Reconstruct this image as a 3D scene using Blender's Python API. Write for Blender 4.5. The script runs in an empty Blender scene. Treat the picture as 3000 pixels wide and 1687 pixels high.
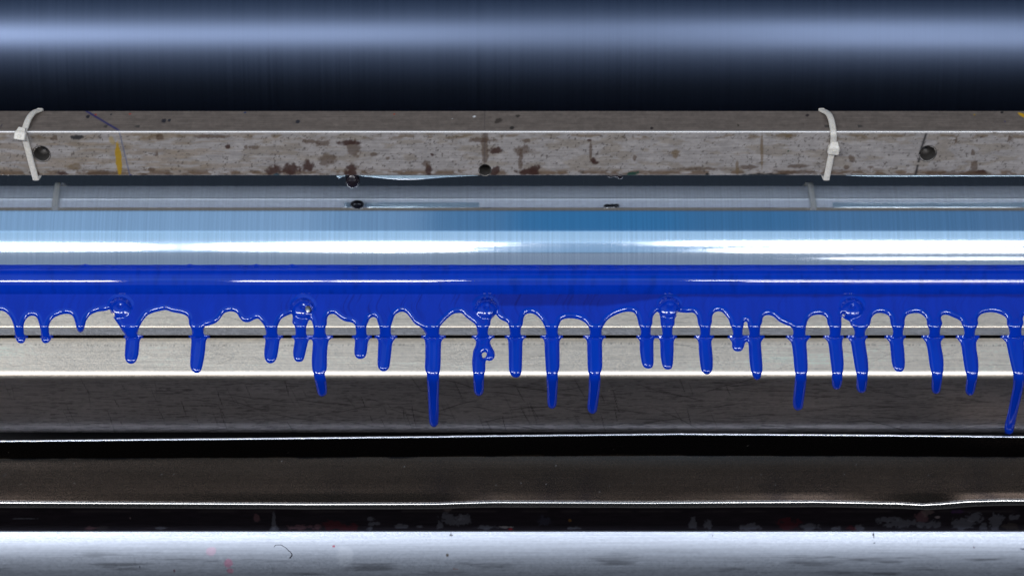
import bpy, math
import numpy as np
from mathutils import Vector, Matrix

R = math.radians
PX = 0.0002            # one photo pixel at the focus plane, in metres (photo is 3000 px = 0.6 m wide)
D = 5000.0             # camera distance in the same pixel units (1 m)
PITCH = 35.0           # camera looks down by this many degrees
CY = 843.5
S_, C_ = math.sin(R(PITCH)), math.cos(R(PITCH))
sc = bpy.context.scene
col = sc.collection

# ------------------------------------------------------------------ camera
cam = bpy.data.cameras.new('camera')
cam.sensor_width = 36.0
cam.lens = 36.0 * D / 3000.0
cam.clip_start, cam.clip_end = 0.05, 50
cam.dof.use_dof = True
cam.dof.focus_distance = D * PX
cam.dof.aperture_fstop = 5.0
camo = bpy.data.objects.new('camera', cam)
col.objects.link(camo)
camo.location = (0, -C_ * D * PX, S_ * D * PX)
camo.rotation_euler = (R(90 - PITCH), 0, 0)
sc.camera = camo

# ------------------------------------------------------------------ world and lamps
w = bpy.data.worlds.new('World'); sc.world = w; w.use_nodes = True
bg = w.node_tree.nodes['Background']
bg.inputs[0].default_value = (0.55, 0.72, 1.0, 1)
bg.inputs[1].default_value = 0.035

def lamp(name, elev, dist, x0, x1, width, rad, colr, aim=(0, 0, 0)):
    """rectangular lamp of radiance rad, x0..x1 metres along the machine, at an elevation seen from the machine"""
    l = bpy.data.lights.new(name, 'AREA')
    l.shape = 'RECTANGLE'; l.size = x1 - x0; l.size_y = width
    l.energy = rad * math.pi * (x1 - x0) * width
    l.color = colr
    o = bpy.data.objects.new(name, l); col.objects.link(o)
    e = R(elev)
    o.location = ((x0 + x1) / 2, -math.cos(e) * dist, math.sin(e) * dist)
    o.rotation_euler = (R(90) - e, 0, 0)
    return o

COOL = (0.97, 0.97, 1.0)
# rows of fluorescent fittings behind and above the camera
for x0, x1, el, wd_, rad_ in ((-3.4, -0.84, 42, 0.28, 28), (-0.58, -0.40, 42, 0.28, 28),
                              (-0.38, -0.10, 44.4, 0.15, 28), (-0.38, -0.16, 39.4, 0.15, 28),
                              (0.38, 1.15, 45.2, 0.14, 28), (0.50, 1.15, 38.8, 0.14, 28),
                              (1.2, 3.4, 38.8, 0.16, 15), (0.70, 1.20, 31, 0.05, 9), (1.55, 3.4, 31, 0.05, 9)):
    lamp('ceiling_lamp', el, 2.6, x0, x1, wd_, rad_, COOL)
for x0, x1, rad_, c_ in ((-3.4, -0.95, .60, (.38, .64, 1)), (-0.95, -0.45, .58, (.38, .64, 1)), (-0.45, -0.2, .48, (.32, .60, 1)), (-0.2, 0.0, .36, (.17, .50, 1)),
                         (0.0, 0.4, .35, (.05, .42, 1.0)), (0.4, 0.7, .31, (.10, .45, 1)), (0.7, 1.1, .32, (.18, .50, 1)), (1.1, 3.4, .32, (.22, .52, 1))):
    lamp('blue_fill_panel', 66.8, 3.0, x0, x1, 1.08, rad_, c_)  # blue fill panels added for the roller to reflect, no real windows
lamp('warm_fill_panel', 81.2, 3.0, -3.4, 3.4, 0.40, 0.13, (1.0, 0.84, 0.64))  # warm fill added overhead to brighten the sloping steel faces
lamp('blue_fill_panel', 51.5, 3.0, -3.4, 3.4, 0.58, 0.85, (0.44, 0.70, 1.0))  # added blue fill just above the lamp rows
lamp('blue_fill_panel', 28.2, 3.0, -3.4, 3.4, 0.82, 0.38, (0.55, 0.72, 1.0))  # added low blue fill for the bottom of the roller reflection
lamp('blue_fill_panel', 41.4, 3.0, -3.4, 3.4, 0.52, 0.55, (0.30, 0.60, 1.0))  # added blue fill behind the lamps, closing dark reflection bands

sc.view_settings.view_transform = 'Standard'
sc.view_settings.look = 'None'
sc.view_settings.gamma = 1.0
sc.view_settings.exposure = 0.0
sc.view_settings.use_curve_mapping = False
sc.cycles.max_bounces = 8
sc.cycles.use_denoising = True

# ------------------------------------------------------------------ helpers
def W(X, c, wv):
    """X along the machine, c up in the picture plane, wv towards the camera (all px units) -> metres"""
    return (X * PX, (S_ * c - C_ * wv) * PX, (C_ * c + S_ * wv) * PX)

def cof(y, wv):            # picture row and depth -> c
    return (CY - y) * (1 - wv / D)

def yof(c, wv):
    return CY - c / (1 - wv / D)

def march(p, elev, y_end):
    """from profile point p=(c,w) go along a flat face whose normal has this elevation until picture row y_end"""
    d = R(elev - PITCH)
    tc, tw = -math.cos(d), math.sin(d)
    k = CY - y_end
    # c0+t*tc = k*(1-(w0+t*tw)/D)
    t = (k * (1 - p[1] / D) - p[0]) / (tc + k * tw / D)
    return (p[0] + t * tc, p[1] + t * tw)

def go(p, elev, t):
    d = R(elev - PITCH)
    return (p[0] - math.cos(d) * t, p[1] + math.sin(d) * t)

def rounded(pts, radii):
    """round the corners of a polyline; radii per point (0 = sharp)"""
    out = []
    n = len(pts)
    for i, p in enumerate(pts):
        r = radii[i]
        if r == 0 or i == 0 or i == n - 1:
            out.append(p); continue
        a = np.array(pts[i - 1]) - p; b = np.array(pts[i + 1]) - p
        la, lb = np.linalg.norm(a), np.linalg.norm(b)
        a, b = a / la, b / lb
        ang = math.acos(max(-1, min(1, float(a @ b))))
        t = min(r / math.tan(ang / 2), la * .49, lb * .49)
        rr = t * math.tan(ang / 2)
        bis = (a + b) / np.linalg.norm(a + b)
        cen = np.array(p) + bis * rr / math.sin(ang / 2)
        p0 = np.array(p) + a * t - cen; p1 = np.array(p) + b * t - cen
        om = math.acos(max(-1, min(1, float(p0 @ p1) / rr / rr)))
        m = max(4, int(om * 7))
        for k in range(m + 1):
            f = k / m
            v = (math.sin((1 - f) * om) * p0 + math.sin(f * om) * p1) / math.sin(om)
            out.append(tuple(cen + v))
    return out

def densify(pts, step):
    out = [pts[0]]
    for a, b in zip(pts[:-1], pts[1:]):
        L = math.hypot(b[0] - a[0], b[1] - a[1])
        m = max(1, int(round(L / step)))
        for k in range(1, m + 1):
            f = k / m
            out.append((a[0] + (b[0] - a[0]) * f, a[1] + (b[1] - a[1]) * f))
    return np.array(out)

def smooth01(x, a, b):
    t = np.clip((x - a) / (b - a), 0, 1)
    return t * t * (3 - 2 * t)

def vnoise(x, y, seed):
    rs = np.random.RandomState(seed)
    T = rs.rand(256, 256)
    xi, yi = np.floor(x).astype(int), np.floor(y).astype(int)
    fx, fy = x - xi, y - yi
    fx = fx * fx * (3 - 2 * fx); fy = fy * fy * (3 - 2 * fy)
    g = lambda i, j: T[i & 255, j & 255]
    return (g(xi, yi) * (1 - fx) + g(xi + 1, yi) * fx) * (1 - fy) + (g(xi, yi + 1) * (1 - fx) + g(xi + 1, yi + 1) * fx) * fy

def fbm(x, y, seed, octv=4):
    s, a, t = 0, .5, 0
    for k in range(octv):
        s = s + a * vnoise(x * 2 ** k, y * 2 ** k, seed + k); t += a; a *= .55
    return s / t

def lin(r, g, b):
    f = lambda v: (v / 255 / 12.92) if v / 255 < .04045 else ((v / 255 + .055) / 1.055) ** 2.4
    return np.array([f(r), f(g), f(b)])

def tag(o, label=None, cat=None, group=None, kind=None):
    if label: o['label'] = label
    if cat: o['category'] = cat
    if group: o['group'] = group
    if kind: o['kind'] = kind
    return o

def empty(name, loc=(0, 0, 0)):
    o = bpy.data.objects.new(name, None); col.objects.link(o); o.location = loc
    o.empty_display_size = .02
    return o

def adopt(o, parent):
    o.parent = parent
    o.matrix_parent_inverse = Matrix.Translation(parent.location).inverted()

def mesh_obj(name, verts, faces, mat, parent=None, smooth=True, colr=None, dirt=None, normals=None):
    me = bpy.data.meshes.new(name)
    verts = np.asarray(verts, np.float32).reshape(-1, 3)
    if isinstance(faces, np.ndarray):
        n = faces.shape[1]
        me.vertices.add(len(verts)); me.vertices.foreach_set('co', verts.ravel())
        me.loops.add(faces.size); me.loops.foreach_set('vertex_index', faces.astype(np.int32).ravel())
        me.polygons.add(len(faces))
        me.polygons.foreach_set('loop_start', np.arange(0, faces.size, n, dtype=np.int32))
        me.update(calc_edges=True); me.validate()
    else:
        me.from_pydata([tuple(map(float, v)) for v in verts], [], faces)
    if smooth:
        me.polygons.foreach_set('use_smooth', np.ones(len(me.polygons), bool))
    if colr is not None:
        a = me.attributes.new('Col', 'FLOAT_COLOR', 'POINT')
        a.data.foreach_set('color', np.concatenate([colr, np.ones((len(colr), 1))], 1).astype(np.float32).ravel())
    if dirt is not None:
        a = me.attributes.new('dirt', 'FLOAT', 'POINT'); a.data.foreach_set('value', dirt.astype(np.float32).ravel())
    if normals is not None:
        me.normals_split_custom_set_from_vertices(normals.astype(np.float32))
    me.update()
    me.materials.append(mat)
    o = bpy.data.objects.new(name, me); col.objects.link(o)
    if parent is not None: adopt(o, parent)
    return o

def grid_faces(nr, nc):
    i = np.arange(nr - 1)[:, None] * nc + np.arange(nc - 1)[None, :]
    return np.stack([i, i + 1, i + nc + 1, i + nc], -1).reshape(-1, 4)[:, ::-1]

XE = 2300.0                       # half length of the machine, px
def xs(step):
    a = np.arange(-1650, 1650.1, step)
    return np.concatenate([np.linspace(-XE, -1650, 12)[:-1], a, np.linspace(1650, XE, 12)[1:]])

def extrude(name, prof, mat, parent=None, step=3.0, paint=None, dc=None, dw=None, smooth=True, mask=None):
    """sweep a (c,w) profile along the machine; paint(ximg,yimg,row)->(rgb,dirt); dc/dw(X,row) bend it"""
    X = xs(step)
    P = np.asarray(prof, float)
    c = np.repeat(P[:, 0][:, None], len(X), 1); wv = np.repeat(P[:, 1][:, None], len(X), 1)
    XX = np.repeat(X[None, :], len(P), 0)
    rows = np.repeat(np.arange(len(P))[:, None], len(X), 1)
    yi0 = yof(c, wv)
    if dc is not None: c = c + dc(1500 + XX, yi0)
    if dw is not None: wv = wv + dw(1500 + XX, yi0)
    k = 1 - wv / D
    xi, yi = 1500 + XX / k, yof(c, wv)
    v = np.stack(W(XX, c, wv), -1).reshape(-1, 3)
    f = grid_faces(len(P), len(X))
    if mask is not None:
        cx = xi.ravel()[f].mean(1); cy = yi.ravel()[f].mean(1)
        f = f[~mask(cx, cy)]
    cr = dt = None
    if paint is not None:
        cr, dt = paint(xi, yi)
        cr = np.clip(cr, 0, 1).reshape(-1, 3); dt = np.clip(dt, 0, 1).ravel()
    o = mesh_obj(name, v, f, mat, parent, smooth, cr, dt)
    if smooth: o.data.set_sharp_from_angle(angle=R(38))
    return o

# ------------------------------------------------------------------ materials
def mat_new(name):
    m = bpy.data.materials.new(name); m.use_nodes = True
    nt = m.node_tree
    return m, nt, nt.nodes['Principled BSDF']

def tex_noise(nt, scale, detail=3, rough=.6, src='Object'):
    tc = nt.nodes.new('ShaderNodeTexCoord'); mp = nt.nodes.new('ShaderNodeMapping')
    mp.inputs['Scale'].default_value = scale
    n = nt.nodes.new('ShaderNodeTexNoise'); n.inputs['Scale'].default_value = 1
    n.inputs['Detail'].default_value = detail; n.inputs['Roughness'].default_value = rough
    nt.links.new(tc.outputs[src], mp.inputs[0]); nt.links.new(mp.outputs[0], n.inputs['Vector'])
    return n.outputs['Fac']

def maprange(nt, sock, a, b, c, d):
    m = nt.nodes.new('ShaderNodeMapRange')
    for i, v in zip((1, 2, 3, 4), (a, b, c, d)): m.inputs[i].default_value = v
    nt.links.new(sock, m.inputs[0]); return m.outputs[0]

def mul_col(nt, colsock, facsock):
    m = nt.nodes.new('ShaderNodeMix'); m.data_type = 'RGBA'; m.blend_type = 'MULTIPLY'
    m.inputs['Factor'].default_value = 1
    nt.links.new(colsock, m.inputs['A']); nt.links.new(facsock, m.inputs['B'])
    return m.outputs['Result']

def metal(name, base=(.6, .6, .6), rough=.3, streak='h', amp=.2, bump=.1, attr=False, aniso=0, metallic=1.0, rvar=.08, bdist=.00003):
    m, nt, b = mat_new(name)
    sc_ = (25, 2600, 2600) if streak == 'h' else (800, 5, 5)
    n1 = tex_noise(nt, sc_, 3)
    n2 = tex_noise(nt, (1500, 1500, 1500), 2)
    f = maprange(nt, n1, .3, .7, 1 - amp, 1 + amp * .5)
    if attr:
        a = nt.nodes.new('ShaderNodeAttribute'); a.attribute_name = 'Col'; cs = a.outputs['Color']
        d = nt.nodes.new('ShaderNodeAttribute'); d.attribute_name = 'dirt'
        nt.links.new(maprange(nt, d.outputs['Fac'], 0, 1, metallic, 0), b.inputs['Metallic'])
        add = nt.nodes.new('ShaderNodeMath'); add.operation = 'ADD'
        nt.links.new(maprange(nt, n2, .3, .7, rough - rvar, rough + rvar), add.inputs[0])
        nt.links.new(maprange(nt, d.outputs['Fac'], 0, 1, 0, .3), add.inputs[1])
        nt.links.new(add.outputs[0], b.inputs['Roughness'])
    else:
        rgb = nt.nodes.new('ShaderNodeRGB'); rgb.outputs[0].default_value = (*base, 1); cs = rgb.outputs[0]
        b.inputs['Metallic'].default_value = metallic
        nt.links.new(maprange(nt, n1, .3, .7, rough - rvar, rough + rvar), b.inputs['Roughness'])
    nt.links.new(mul_col(nt, cs, f), b.inputs['Base Color'])
    if bump:
        bp = nt.nodes.new('ShaderNodeBump'); bp.inputs['Strength'].default_value = bump; bp.inputs['Distance'].default_value = bdist
        nt.links.new(n1, bp.inputs['Height']); nt.links.new(bp.outputs[0], b.inputs['Normal'])
    if aniso:
        b.inputs['Anisotropic'].default_value = aniso
        t = nt.nodes.new('ShaderNodeTangent'); t.direction_type = 'RADIAL'; t.axis = 'X'
        nt.links.new(t.outputs[0], b.inputs['Tangent'])
        b.inputs['Anisotropic Rotation'].default_value = .25
    return m

def plain(name, c, rough=.5, metallic=0, **kw):
    m, nt, b = mat_new(name)
    b.inputs['Roughness'].default_value = rough; b.inputs['Metallic'].default_value = metallic
    n = tex_noise(nt, (900, 900, 900), 3)
    rgb = nt.nodes.new('ShaderNodeRGB'); rgb.outputs[0].default_value = (*c, 1)
    nt.links.new(mul_col(nt, rgb.outputs[0], maprange(nt, n, .3, .7, .85, 1.1)), b.inputs['Base Color'])
    for k, v in kw.items(): b.inputs[k].default_value = v
    return m

M_roll = metal('polished_roller_steel', (.76, .81, .86), .08, 'v', .08, .0, aniso=.45, rvar=.006, bdist=.00001)
M_roll2 = metal('dark_roller_steel', (.037, .048, .074), .29, 'v', .06, .0, aniso=.5, rvar=.012, bdist=.00001)
M_steel = metal('brushed_blade_steel', rough=.405, amp=.16, bump=.12, attr=True, metallic=1)
M_bar = metal('weathered_aluminium', rough=.48, amp=.12, bump=.3, attr=True, metallic=.55)
M_tray = metal('dull_tray_steel', rvar=.02, rough=.27, amp=.08, bump=.02, attr=True, metallic=1)
M_strip = metal('bright_brushed_aluminium', rough=.42, amp=.05, bump=.0, attr=True, metallic=1)
M_black = plain('black_machine_paint', (.010, .010, .013), .5)
M_nylon = plain('natural_nylon', (.66, .62, .55), .42, 0)
M_nylon.node_tree.nodes['Principled BSDF'].inputs['Subsurface Weight'].default_value = .25
M_nylon.node_tree.nodes['Principled BSDF'].inputs['Subsurface Radius'].default_value = (.002, .0015, .001)
M_hole = plain('bored_hole_steel', (.13, .12, .11), .4, .7)
M_screw = metal('screw_steel', (.55, .53, .50), .28, 'h', .1, .05)
M_blackbolt = plain('inky_black_bolt', (.012, .009, .012), .22)
M_film = plain('clear_tape_film', (.55, .68, .74), .15, 0)
M_film.node_tree.nodes['Principled BSDF'].inputs['Transmission Weight'].default_value = .6
M_hair = plain('dark_fibre', (.03, .03, .04), .6)

def make_ink():
    m, nt, b = mat_new('blue_printing_ink')
    a = nt.nodes.new('ShaderNodeAttribute'); a.attribute_name = 'Col'
    n = tex_noise(nt, (260, 40, 40), 4)
    nt.links.new(mul_col(nt, a.outputs['Color'], maprange(nt, n, .35, .7, .90, 1.05)), b.inputs['Base Color'])
    b.inputs['Roughness'].default_value = .035
    b.inputs['IOR'].default_value = 1.60
    b.inputs['Specular IOR Level'].default_value = .5
    return m
M_ink = make_ink()
INK = np.array([0.0002, .029, .385])

# ------------------------------------------------------------------ profile of the blade and its holder
# corner under the blade edge is the focus point
B = (cof(985, 0), 0.0)                     # blade bottom front edge
NB = 57.0                                  # elevation of the normals of the sloping top faces
T = march(B, 19, 957)                       # blade top front edge (step face nearly upright)
BACK = march(T, NB, 800)                   # blade runs up to the nip behind the ink bead
blade_prof = densify(rounded([BACK, T, B, go(B, NB, -80)], [0, 4.0, 1.5, 0]), 2.5)
n60 = (math.sin(R(NB - PITCH)), math.cos(R(NB - PITCH)))
H0 = (B[0] - 6.5 * n60[0], B[1] - 6.5 * n60[1])
HB = go(H0, NB, -90)
E1 = march(H0, NB, 1101)
E2 = march(E1, -7, 1266)
E3 = go(E2, -85, 220)
G1, G2 = march(H0, NB, 981.5), march(H0, NB, 990.5)
gd = lambda p: (p[0] - 16 * n60[0], p[1] - 16 * n60[1])
hold_prof = densify(rounded([HB, G1, gd(G1), gd(G2), G2, E1, E2, E3], [0, 0, 0, 0, 0, 26, 2.5, 0]), 2.5)

def scratches(xi, yi, seed, n, x0, x1, y0, y1, ang_fn, len_fn, wid=1.3):
    rs = np.random.RandomState(seed); m = np.zeros_like(xi)
    flatx, flaty = xi, yi
    for k in range(n):
        cx, cy = rs.uniform(x0, x1), rs.uniform(y0, y1)
        a, L, s = R(ang_fn(rs)), len_fn(rs), rs.uniform(.3, 1)
        dx, dy = math.cos(a), math.sin(a)
        ex, ey = abs(dx) * L / 2 + 5, abs(dy) * L / 2 + 5
        r = np.where((yi[:, 0] > cy - ey) & (yi[:, 0] < cy + ey))[0]
        q = np.where((xi[0] > cx - ex) & (xi[0] < cx + ex))[0]
        if len(r) == 0 or len(q) == 0: continue
        sl = np.s_[r[0]:r[-1] + 1, q[0]:q[-1] + 1]
        px, py = xi[sl] - cx, yi[sl] - cy
        u = px * dx + py * dy; v = -px * dy + py * dx + 1.2 * np.sin(u / 17 + k)
        d = np.maximum(np.abs(v), np.maximum(np.abs(u) - L / 2, 0))
        fade = 1 - np.clip(np.abs(u) / (L / 2 + 1), 0, 1) ** 3
        m[sl] = np.maximum(m[sl], s * fade * np.exp(-(d / wid) ** 2))
    return m

def paint_blade(xi, yi):
    base = np.array([.98, .84, .67])
    s = fbm(xi / 140, yi / 2.2, 3, 3); g = fbm(xi / 9, yi / 9, 8, 3)
    v = (.86 + .24 * s) * (.92 + .16 * g)
    sc_ = scratches(xi, yi, 5, 150, -100, 3100, 890, 990, lambda r: r.normal(4, 8), lambda r: r.uniform(20, 120), 1.0)
    v = v * (1 - .35 * sc_)
    step_tone = smooth01(yi, 959, 962)[..., None]                 # step face, its cooler reflected tone put into the colour
    base = base * (1 - step_tone) + np.array([.72, .72, .74]) * step_tone
    return base * v[..., None], np.zeros_like(xi)

def paint_holder(xi, yi):
    base = np.array([.98, .84, .67])
    s = fbm(xi / 160, yi / 2.0, 13, 3); g = fbm(xi / 8, yi / 8, 18, 3); big = fbm(xi / 300, yi / 60, 21, 3)
    v = (.86 + .22 * s) * (.92 + .16 * g) * (.86 + .28 * big)
    # brown film close under the blade, with dark pick marks in rows
    film = np.exp(-((yi - 993) / 9) ** 2) * (.45 + .5 * fbm(xi / 50, yi / 3, 31, 3))
    row = np.exp(-((yi - (1009 + 3 * np.sin(xi / 400))) / 2.2) ** 2) * smooth01(fbm(xi / 5, yi / 30, 41, 2), .5, .7)
    sA = scratches(xi, yi, 7, 90, -100, 3100, 1000, 1085, lambda r: r.normal(0, 12), lambda r: r.uniform(20, 160), 1.0)
    sB = scratches(xi, yi, 9, 75, -50, 2200, 1120, 1250, lambda r: r.normal(66, 7), lambda r: r.uniform(20, 80), 1.1)
    sC = scratches(xi, yi, 10, 110, 500, 3100, 1120, 1255, lambda r: r.normal(3, 9), lambda r: r.uniform(40, 260), 1.1)
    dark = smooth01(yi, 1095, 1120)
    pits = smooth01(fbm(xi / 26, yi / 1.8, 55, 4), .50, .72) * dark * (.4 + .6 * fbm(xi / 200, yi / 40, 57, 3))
    base = base * (1 - dark[..., None]) + np.array([.56, .52, .525]) * dark[..., None]     # unpolished front face, its shade partly put into the base colour
    v = v * (1 - .50 * film) * (1 - .45 * row) * (1 - .35 * sA) * (1 - .8 * sB) * (1 - .75 * sC) * (1 - .55 * pits)
    c = base * v[..., None]
    c = c * (1 - film[..., None] * np.array([.0, .06, .14]))
    depth = (hold_prof[:, 0] - H0[0]) * n60[0] + (hold_prof[:, 1] - H0[1]) * n60[1]
    seam = (depth < -1.5) & (hold_prof[:, 0] > E1[0] + 40)      # groove under the blade painted black in place of gap shade
    c[seam] = (.006, .006, .007)
    return c, .10 * film

blade = empty('doctor_blade', W(0, *T))
tag(blade, 'flat steel doctor blade in blue ink, its thin front edge standing on a holder', 'blade')
extrude('blade_plate', blade_prof, M_steel, blade, 2.6, paint_blade)
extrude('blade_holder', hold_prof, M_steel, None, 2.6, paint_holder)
holder = bpy.data.objects['blade_holder']
tag(holder, 'thick brushed steel bar under the blade, pale top face and dark scratched front', 'bar')

# ------------------------------------------------------------------ ink outline traced on the plates (picture rows, columns)
def Z(ox, s, pts): return [(ox + x / s, 760 + y / s) for x, y in pts]
o1 = Z(0, 2.576, [(0,385),(40,395),(75,430),(95,470),(105,500),(115,560),(120,590),(128,615),(150,630),(180,625),(193,585),(180,566),(178,530),(178,490),(195,450),(225,425),(260,425),(280,440),(295,480),(305,520),(313,566),(313,595),(318,615),(340,631),(372,618),(387,582),(370,565),(368,535),(368,500),(385,460),(420,430),(480,410),(530,412),(555,435),(570,480),(580,520),(600,548),(625,540),(637,510),(650,460),(685,415),(740,392),(800,385),(832,372),(838,400),(850,425),(880,470),(920,530),(948,572),(940,584),(950,605),(948,640),(943,720),(953,765),(985,785),(1020,772),(1042,720),(1050,640),(1053,610),(1068,588),(1060,578),(1035,570),(1040,540),(1060,490),(1085,450),(1120,415),(1180,393),(1250,380),(1300,395),(1370,408),(1410,425),(1425,450),(1428,490),(1445,520),(1452,568),(1432,580),(1446,605),(1440,700),(1437,790),(1447,832),(1480,857),(1510,845),(1527,800),(1545,700),(1553,612),(1572,583),(1540,570),(1535,540),(1542,508),(1580,495),(1630,475),(1665,440),(1690,405),(1740,390),(1785,402),(1810,440),(1840,468),(1880,470),(1920,450),(1950,445),(1975,470),(1995,500),(2005,530),(2010,568),(1993,582),(2005,610),(1997,680),(1998,740),(2018,774),(2045,782),(2070,770),(2090,730),(2105,640),(2110,608),(2124,584),(2095,570),(2092,520),(2105,475),(2130,440),(2180,415),(2206,408),(2210,440),(2208,480),(2225,500),(2232,568),(2208,582),(2225,612),(2215,680),(2217,735),(2233,764),(2260,770),(2285,760),(2300,720),(2318,640),(2330,606),(2345,598),(2358,610),(2362,640),(2355,740),(2357,820),(2370,870),(2385,920),(2400,990),(2410,1018),(2432,1028),(2455,1015),(2460,990),(2455,920),(2450,860),(2465,820),(2467,700),(2475,630),(2482,606),(2502,588),(2460,570),(2455,510),(2465,490),(2468,440)])
o2 = Z(900, 2.576, [(165,415),(190,410),(215,415),(250,445),(290,465),(340,475),(362,495),(368,530),(370,568),(346,583),(362,608),(357,680),(362,725),(382,744),(405,748),(435,735),(450,690),(458,620),(476,588),(450,572),(445,540),(447,500),(460,470),(470,445),(500,432),(525,445),(535,480),(545,510),(550,568),(518,583),(537,612),(535,700),(533,790),(545,825),(570,842),(600,835),(620,800),(633,700),(643,625),(668,586),(635,572),(630,540),(632,500),(645,460),(660,420),(690,398),(720,392),(750,405),(780,440),(810,480),(840,500),(870,520),(890,550),(900,572),(868,584),(890,612),(893,720),(890,820),(905,870),(915,960),(920,1060),(925,1160),(930,1228),(945,1254),(965,1255),(980,1235),(985,1160),(985,1050),(990,900),(1003,820),(1007,700),(1012,615),(1037,586),(1000,572),(995,545),(1000,510),(1020,480),(1060,440),(1100,410),(1140,402),(1170,405),(1200,435),(1240,465),(1270,490),(1283,530),(1285,572),(1252,586),(1275,612),(1272,650),(1255,690),(1247,760),(1250,840),(1260,900),(1265,980),(1275,1013),(1295,1024),(1315,1013),(1325,980),(1328,900),(1342,840),(1343,785),(1350,752),(1368,762),(1395,757),(1412,735),(1412,700),(1395,665),(1380,635),(1382,608),(1402,586),(1365,572),(1365,520),(1380,490),(1385,450),(1405,430),(1425,402),(1432,420),(1460,450),(1510,475),(1525,510),(1533,570),(1503,584),(1518,612),(1522,700),(1525,830),(1540,870),(1570,887),(1600,878),(1617,840),(1622,700),(1625,615),(1642,588),(1612,572),(1610,520),(1625,490),(1632,440),(1650,412),(1690,405),(1730,420),(1770,460),(1790,500),(1803,540),(1803,572),(1768,584),(1790,612),(1795,700),(1803,830),(1812,900),(1818,1000),(1820,1083),(1829,1110),(1847,1120),(1866,1110),(1875,1080),(1882,960),(1890,860),(1902,810),(1903,700),(1903,615),(1922,588),(1893,572),(1892,520),(1905,480),(1920,455),(1965,442),(2040,448),(2090,470),(2120,500),(2135,540),(2133,572),(2093,586),(2112,614),(2115,700),(2120,830),(2132,890),(2130,1000),(2122,1110),(2130,1145),(2150,1158),(2172,1150),(2182,1120),(2200,990),(2210,870),(2225,810),(2225,700),(2225,615),(2242,590),(2222,572),(2222,530),(2235,500),(2265,455),(2320,420),(2380,398),(2430,392),(2470,402),(2490,435)])
o3 = Z(1750, 2.6827, [(322,490),(328,520),(341,545),(342,597),(316,612),(335,642),(335,700),(345,780),(358,830),(380,850),(405,855),(430,845),(440,810),(440,720),(440,640),(450,612),(420,597),(418,560),(420,530),(432,500),(433,460),(450,425),(476,406),(490,430),(497,470),(500,510),(510,550),(512,597),(478,612),(495,642),(498,740),(510,820),(530,855),(555,863),(580,855),(592,820),(598,720),(600,640),(617,610),(590,597),(588,560),(592,530),(605,510),(608,460),(630,435),(634,404),(650,412),(700,418),(750,415),(780,440),(790,480),(795,510),(808,540),(810,597),(773,612),(795,642),(800,720),(808,800),(820,870),(840,895),(865,902),(890,890),(905,850),(905,760),(895,650),(909,612),(885,597),(886,560),(890,520),(900,490),(902,445),(920,415),(955,405),(985,415),(1010,440),(1035,475),(1045,510),(1062,550),(1068,597),(1038,614),(1060,650),(1062,690),(1080,715),(1110,720),(1135,712),(1150,685),(1160,652),(1176,640),(1190,670),(1195,760),(1205,850),(1220,905),(1245,938),(1270,935),(1287,905),(1297,850),(1290,740),(1285,650),(1307,617),(1278,600),(1277,560),(1282,520),(1295,490),(1298,460),(1315,440),(1350,435),(1390,450),(1430,485),(1480,510),(1515,525),(1538,550),(1538,598),(1493,615),(1525,652),(1540,740),(1550,850),(1560,920),(1555,1000),(1545,1100),(1547,1150),(1560,1174),(1580,1180),(1605,1165),(1612,1130),(1625,1040),(1640,920),(1652,860),(1648,750),(1643,650),(1667,617),(1638,600),(1635,560),(1645,500),(1660,465),(1690,440),(1740,432),(1780,440),(1805,465),(1810,500),(1825,540),(1827,600),(1788,615),(1815,652),(1830,760),(1845,880),(1850,960),(1857,1000),(1875,1015),(1900,1008),(1915,970),(1925,900),(1935,830),(1930,740),(1922,655),(1930,615),(1910,600),(1912,560),(1918,510),(1916,460)])
o4 = Z(2400, 2.6833, [(175,430),(195,460),(240,485),(250,515),(275,545),(278,598),(228,615),(250,652),(265,740),(285,860),(300,930),(300,1000),(310,1030),(330,1043),(355,1035),(365,1000),(375,930),(385,870),(380,780),(365,680),(360,640),(372,612),(358,598),(362,560),(380,530),(398,510),(410,460),(440,425),(480,418),(530,430),(555,455),(565,510),(578,545),(578,598),(528,615),(555,652),(565,740),(575,820),(598,868),(630,882),(660,870),(672,820),(668,720),(660,640),(672,612),(658,598),(658,560),(670,510),(672,470),(690,435),(740,420),(790,422),(830,450),(848,480),(850,515),(865,545),(865,598),(816,615),(840,652),(855,720),(870,830),(890,920),(890,1000),(897,1035),(915,1050),(940,1040),(950,1000),(960,940),(975,870),(975,780),(960,690),(955,645),(977,612),(948,597),(952,540),(967,500),(955,460),(970,435),(1010,435),(1060,455),(1110,480),(1125,515),(1138,545),(1140,598),(1086,615),(1115,662),(1130,760),(1148,870),(1165,930),(1158,1000),(1158,1040),(1180,1063),(1205,1055),(1220,1010),(1235,940),(1250,880),(1248,790),(1235,700),(1235,645),(1254,614),(1222,598),(1228,550),(1248,505),(1245,465),(1270,430),(1320,415),(1380,415),(1440,435),(1475,465),(1478,510),(1493,545),(1495,598),(1440,615),(1470,652),(1490,740),(1510,830),(1530,920),(1530,1000),(1515,1080),(1490,1200),(1465,1310),(1468,1350),(1490,1368),(1515,1355),(1525,1320),(1555,1190),(1585,1060),(1605,950),(1615,860),(1618,780),(1612,690),(1610,645),(1630,614),(1592,598),(1590,540),(1605,500),(1600,460),(1620,430)])
core = o1 + o2 + o3 + o4 + [(3033.0, 915.0)]
seg = [p for p in o2 if 974 - .5 <= p[0] and True]
i0 = min(range(len(o2)), key=lambda i: math.hypot(o2[i][0] - 974, o2[i][1] - 919))
i1 = min(range(len(o2)), key=lambda i: math.hypot(o2[i][0] - 1556, o2[i][1] - 917))
seg = o2[i0:i1 + 1]
outline = [(x - 1556 - 6, y) for x, y in seg][:-1] + core + [(x + 3033 - 974 + 6, y) for x, y in seg][1:]
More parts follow.
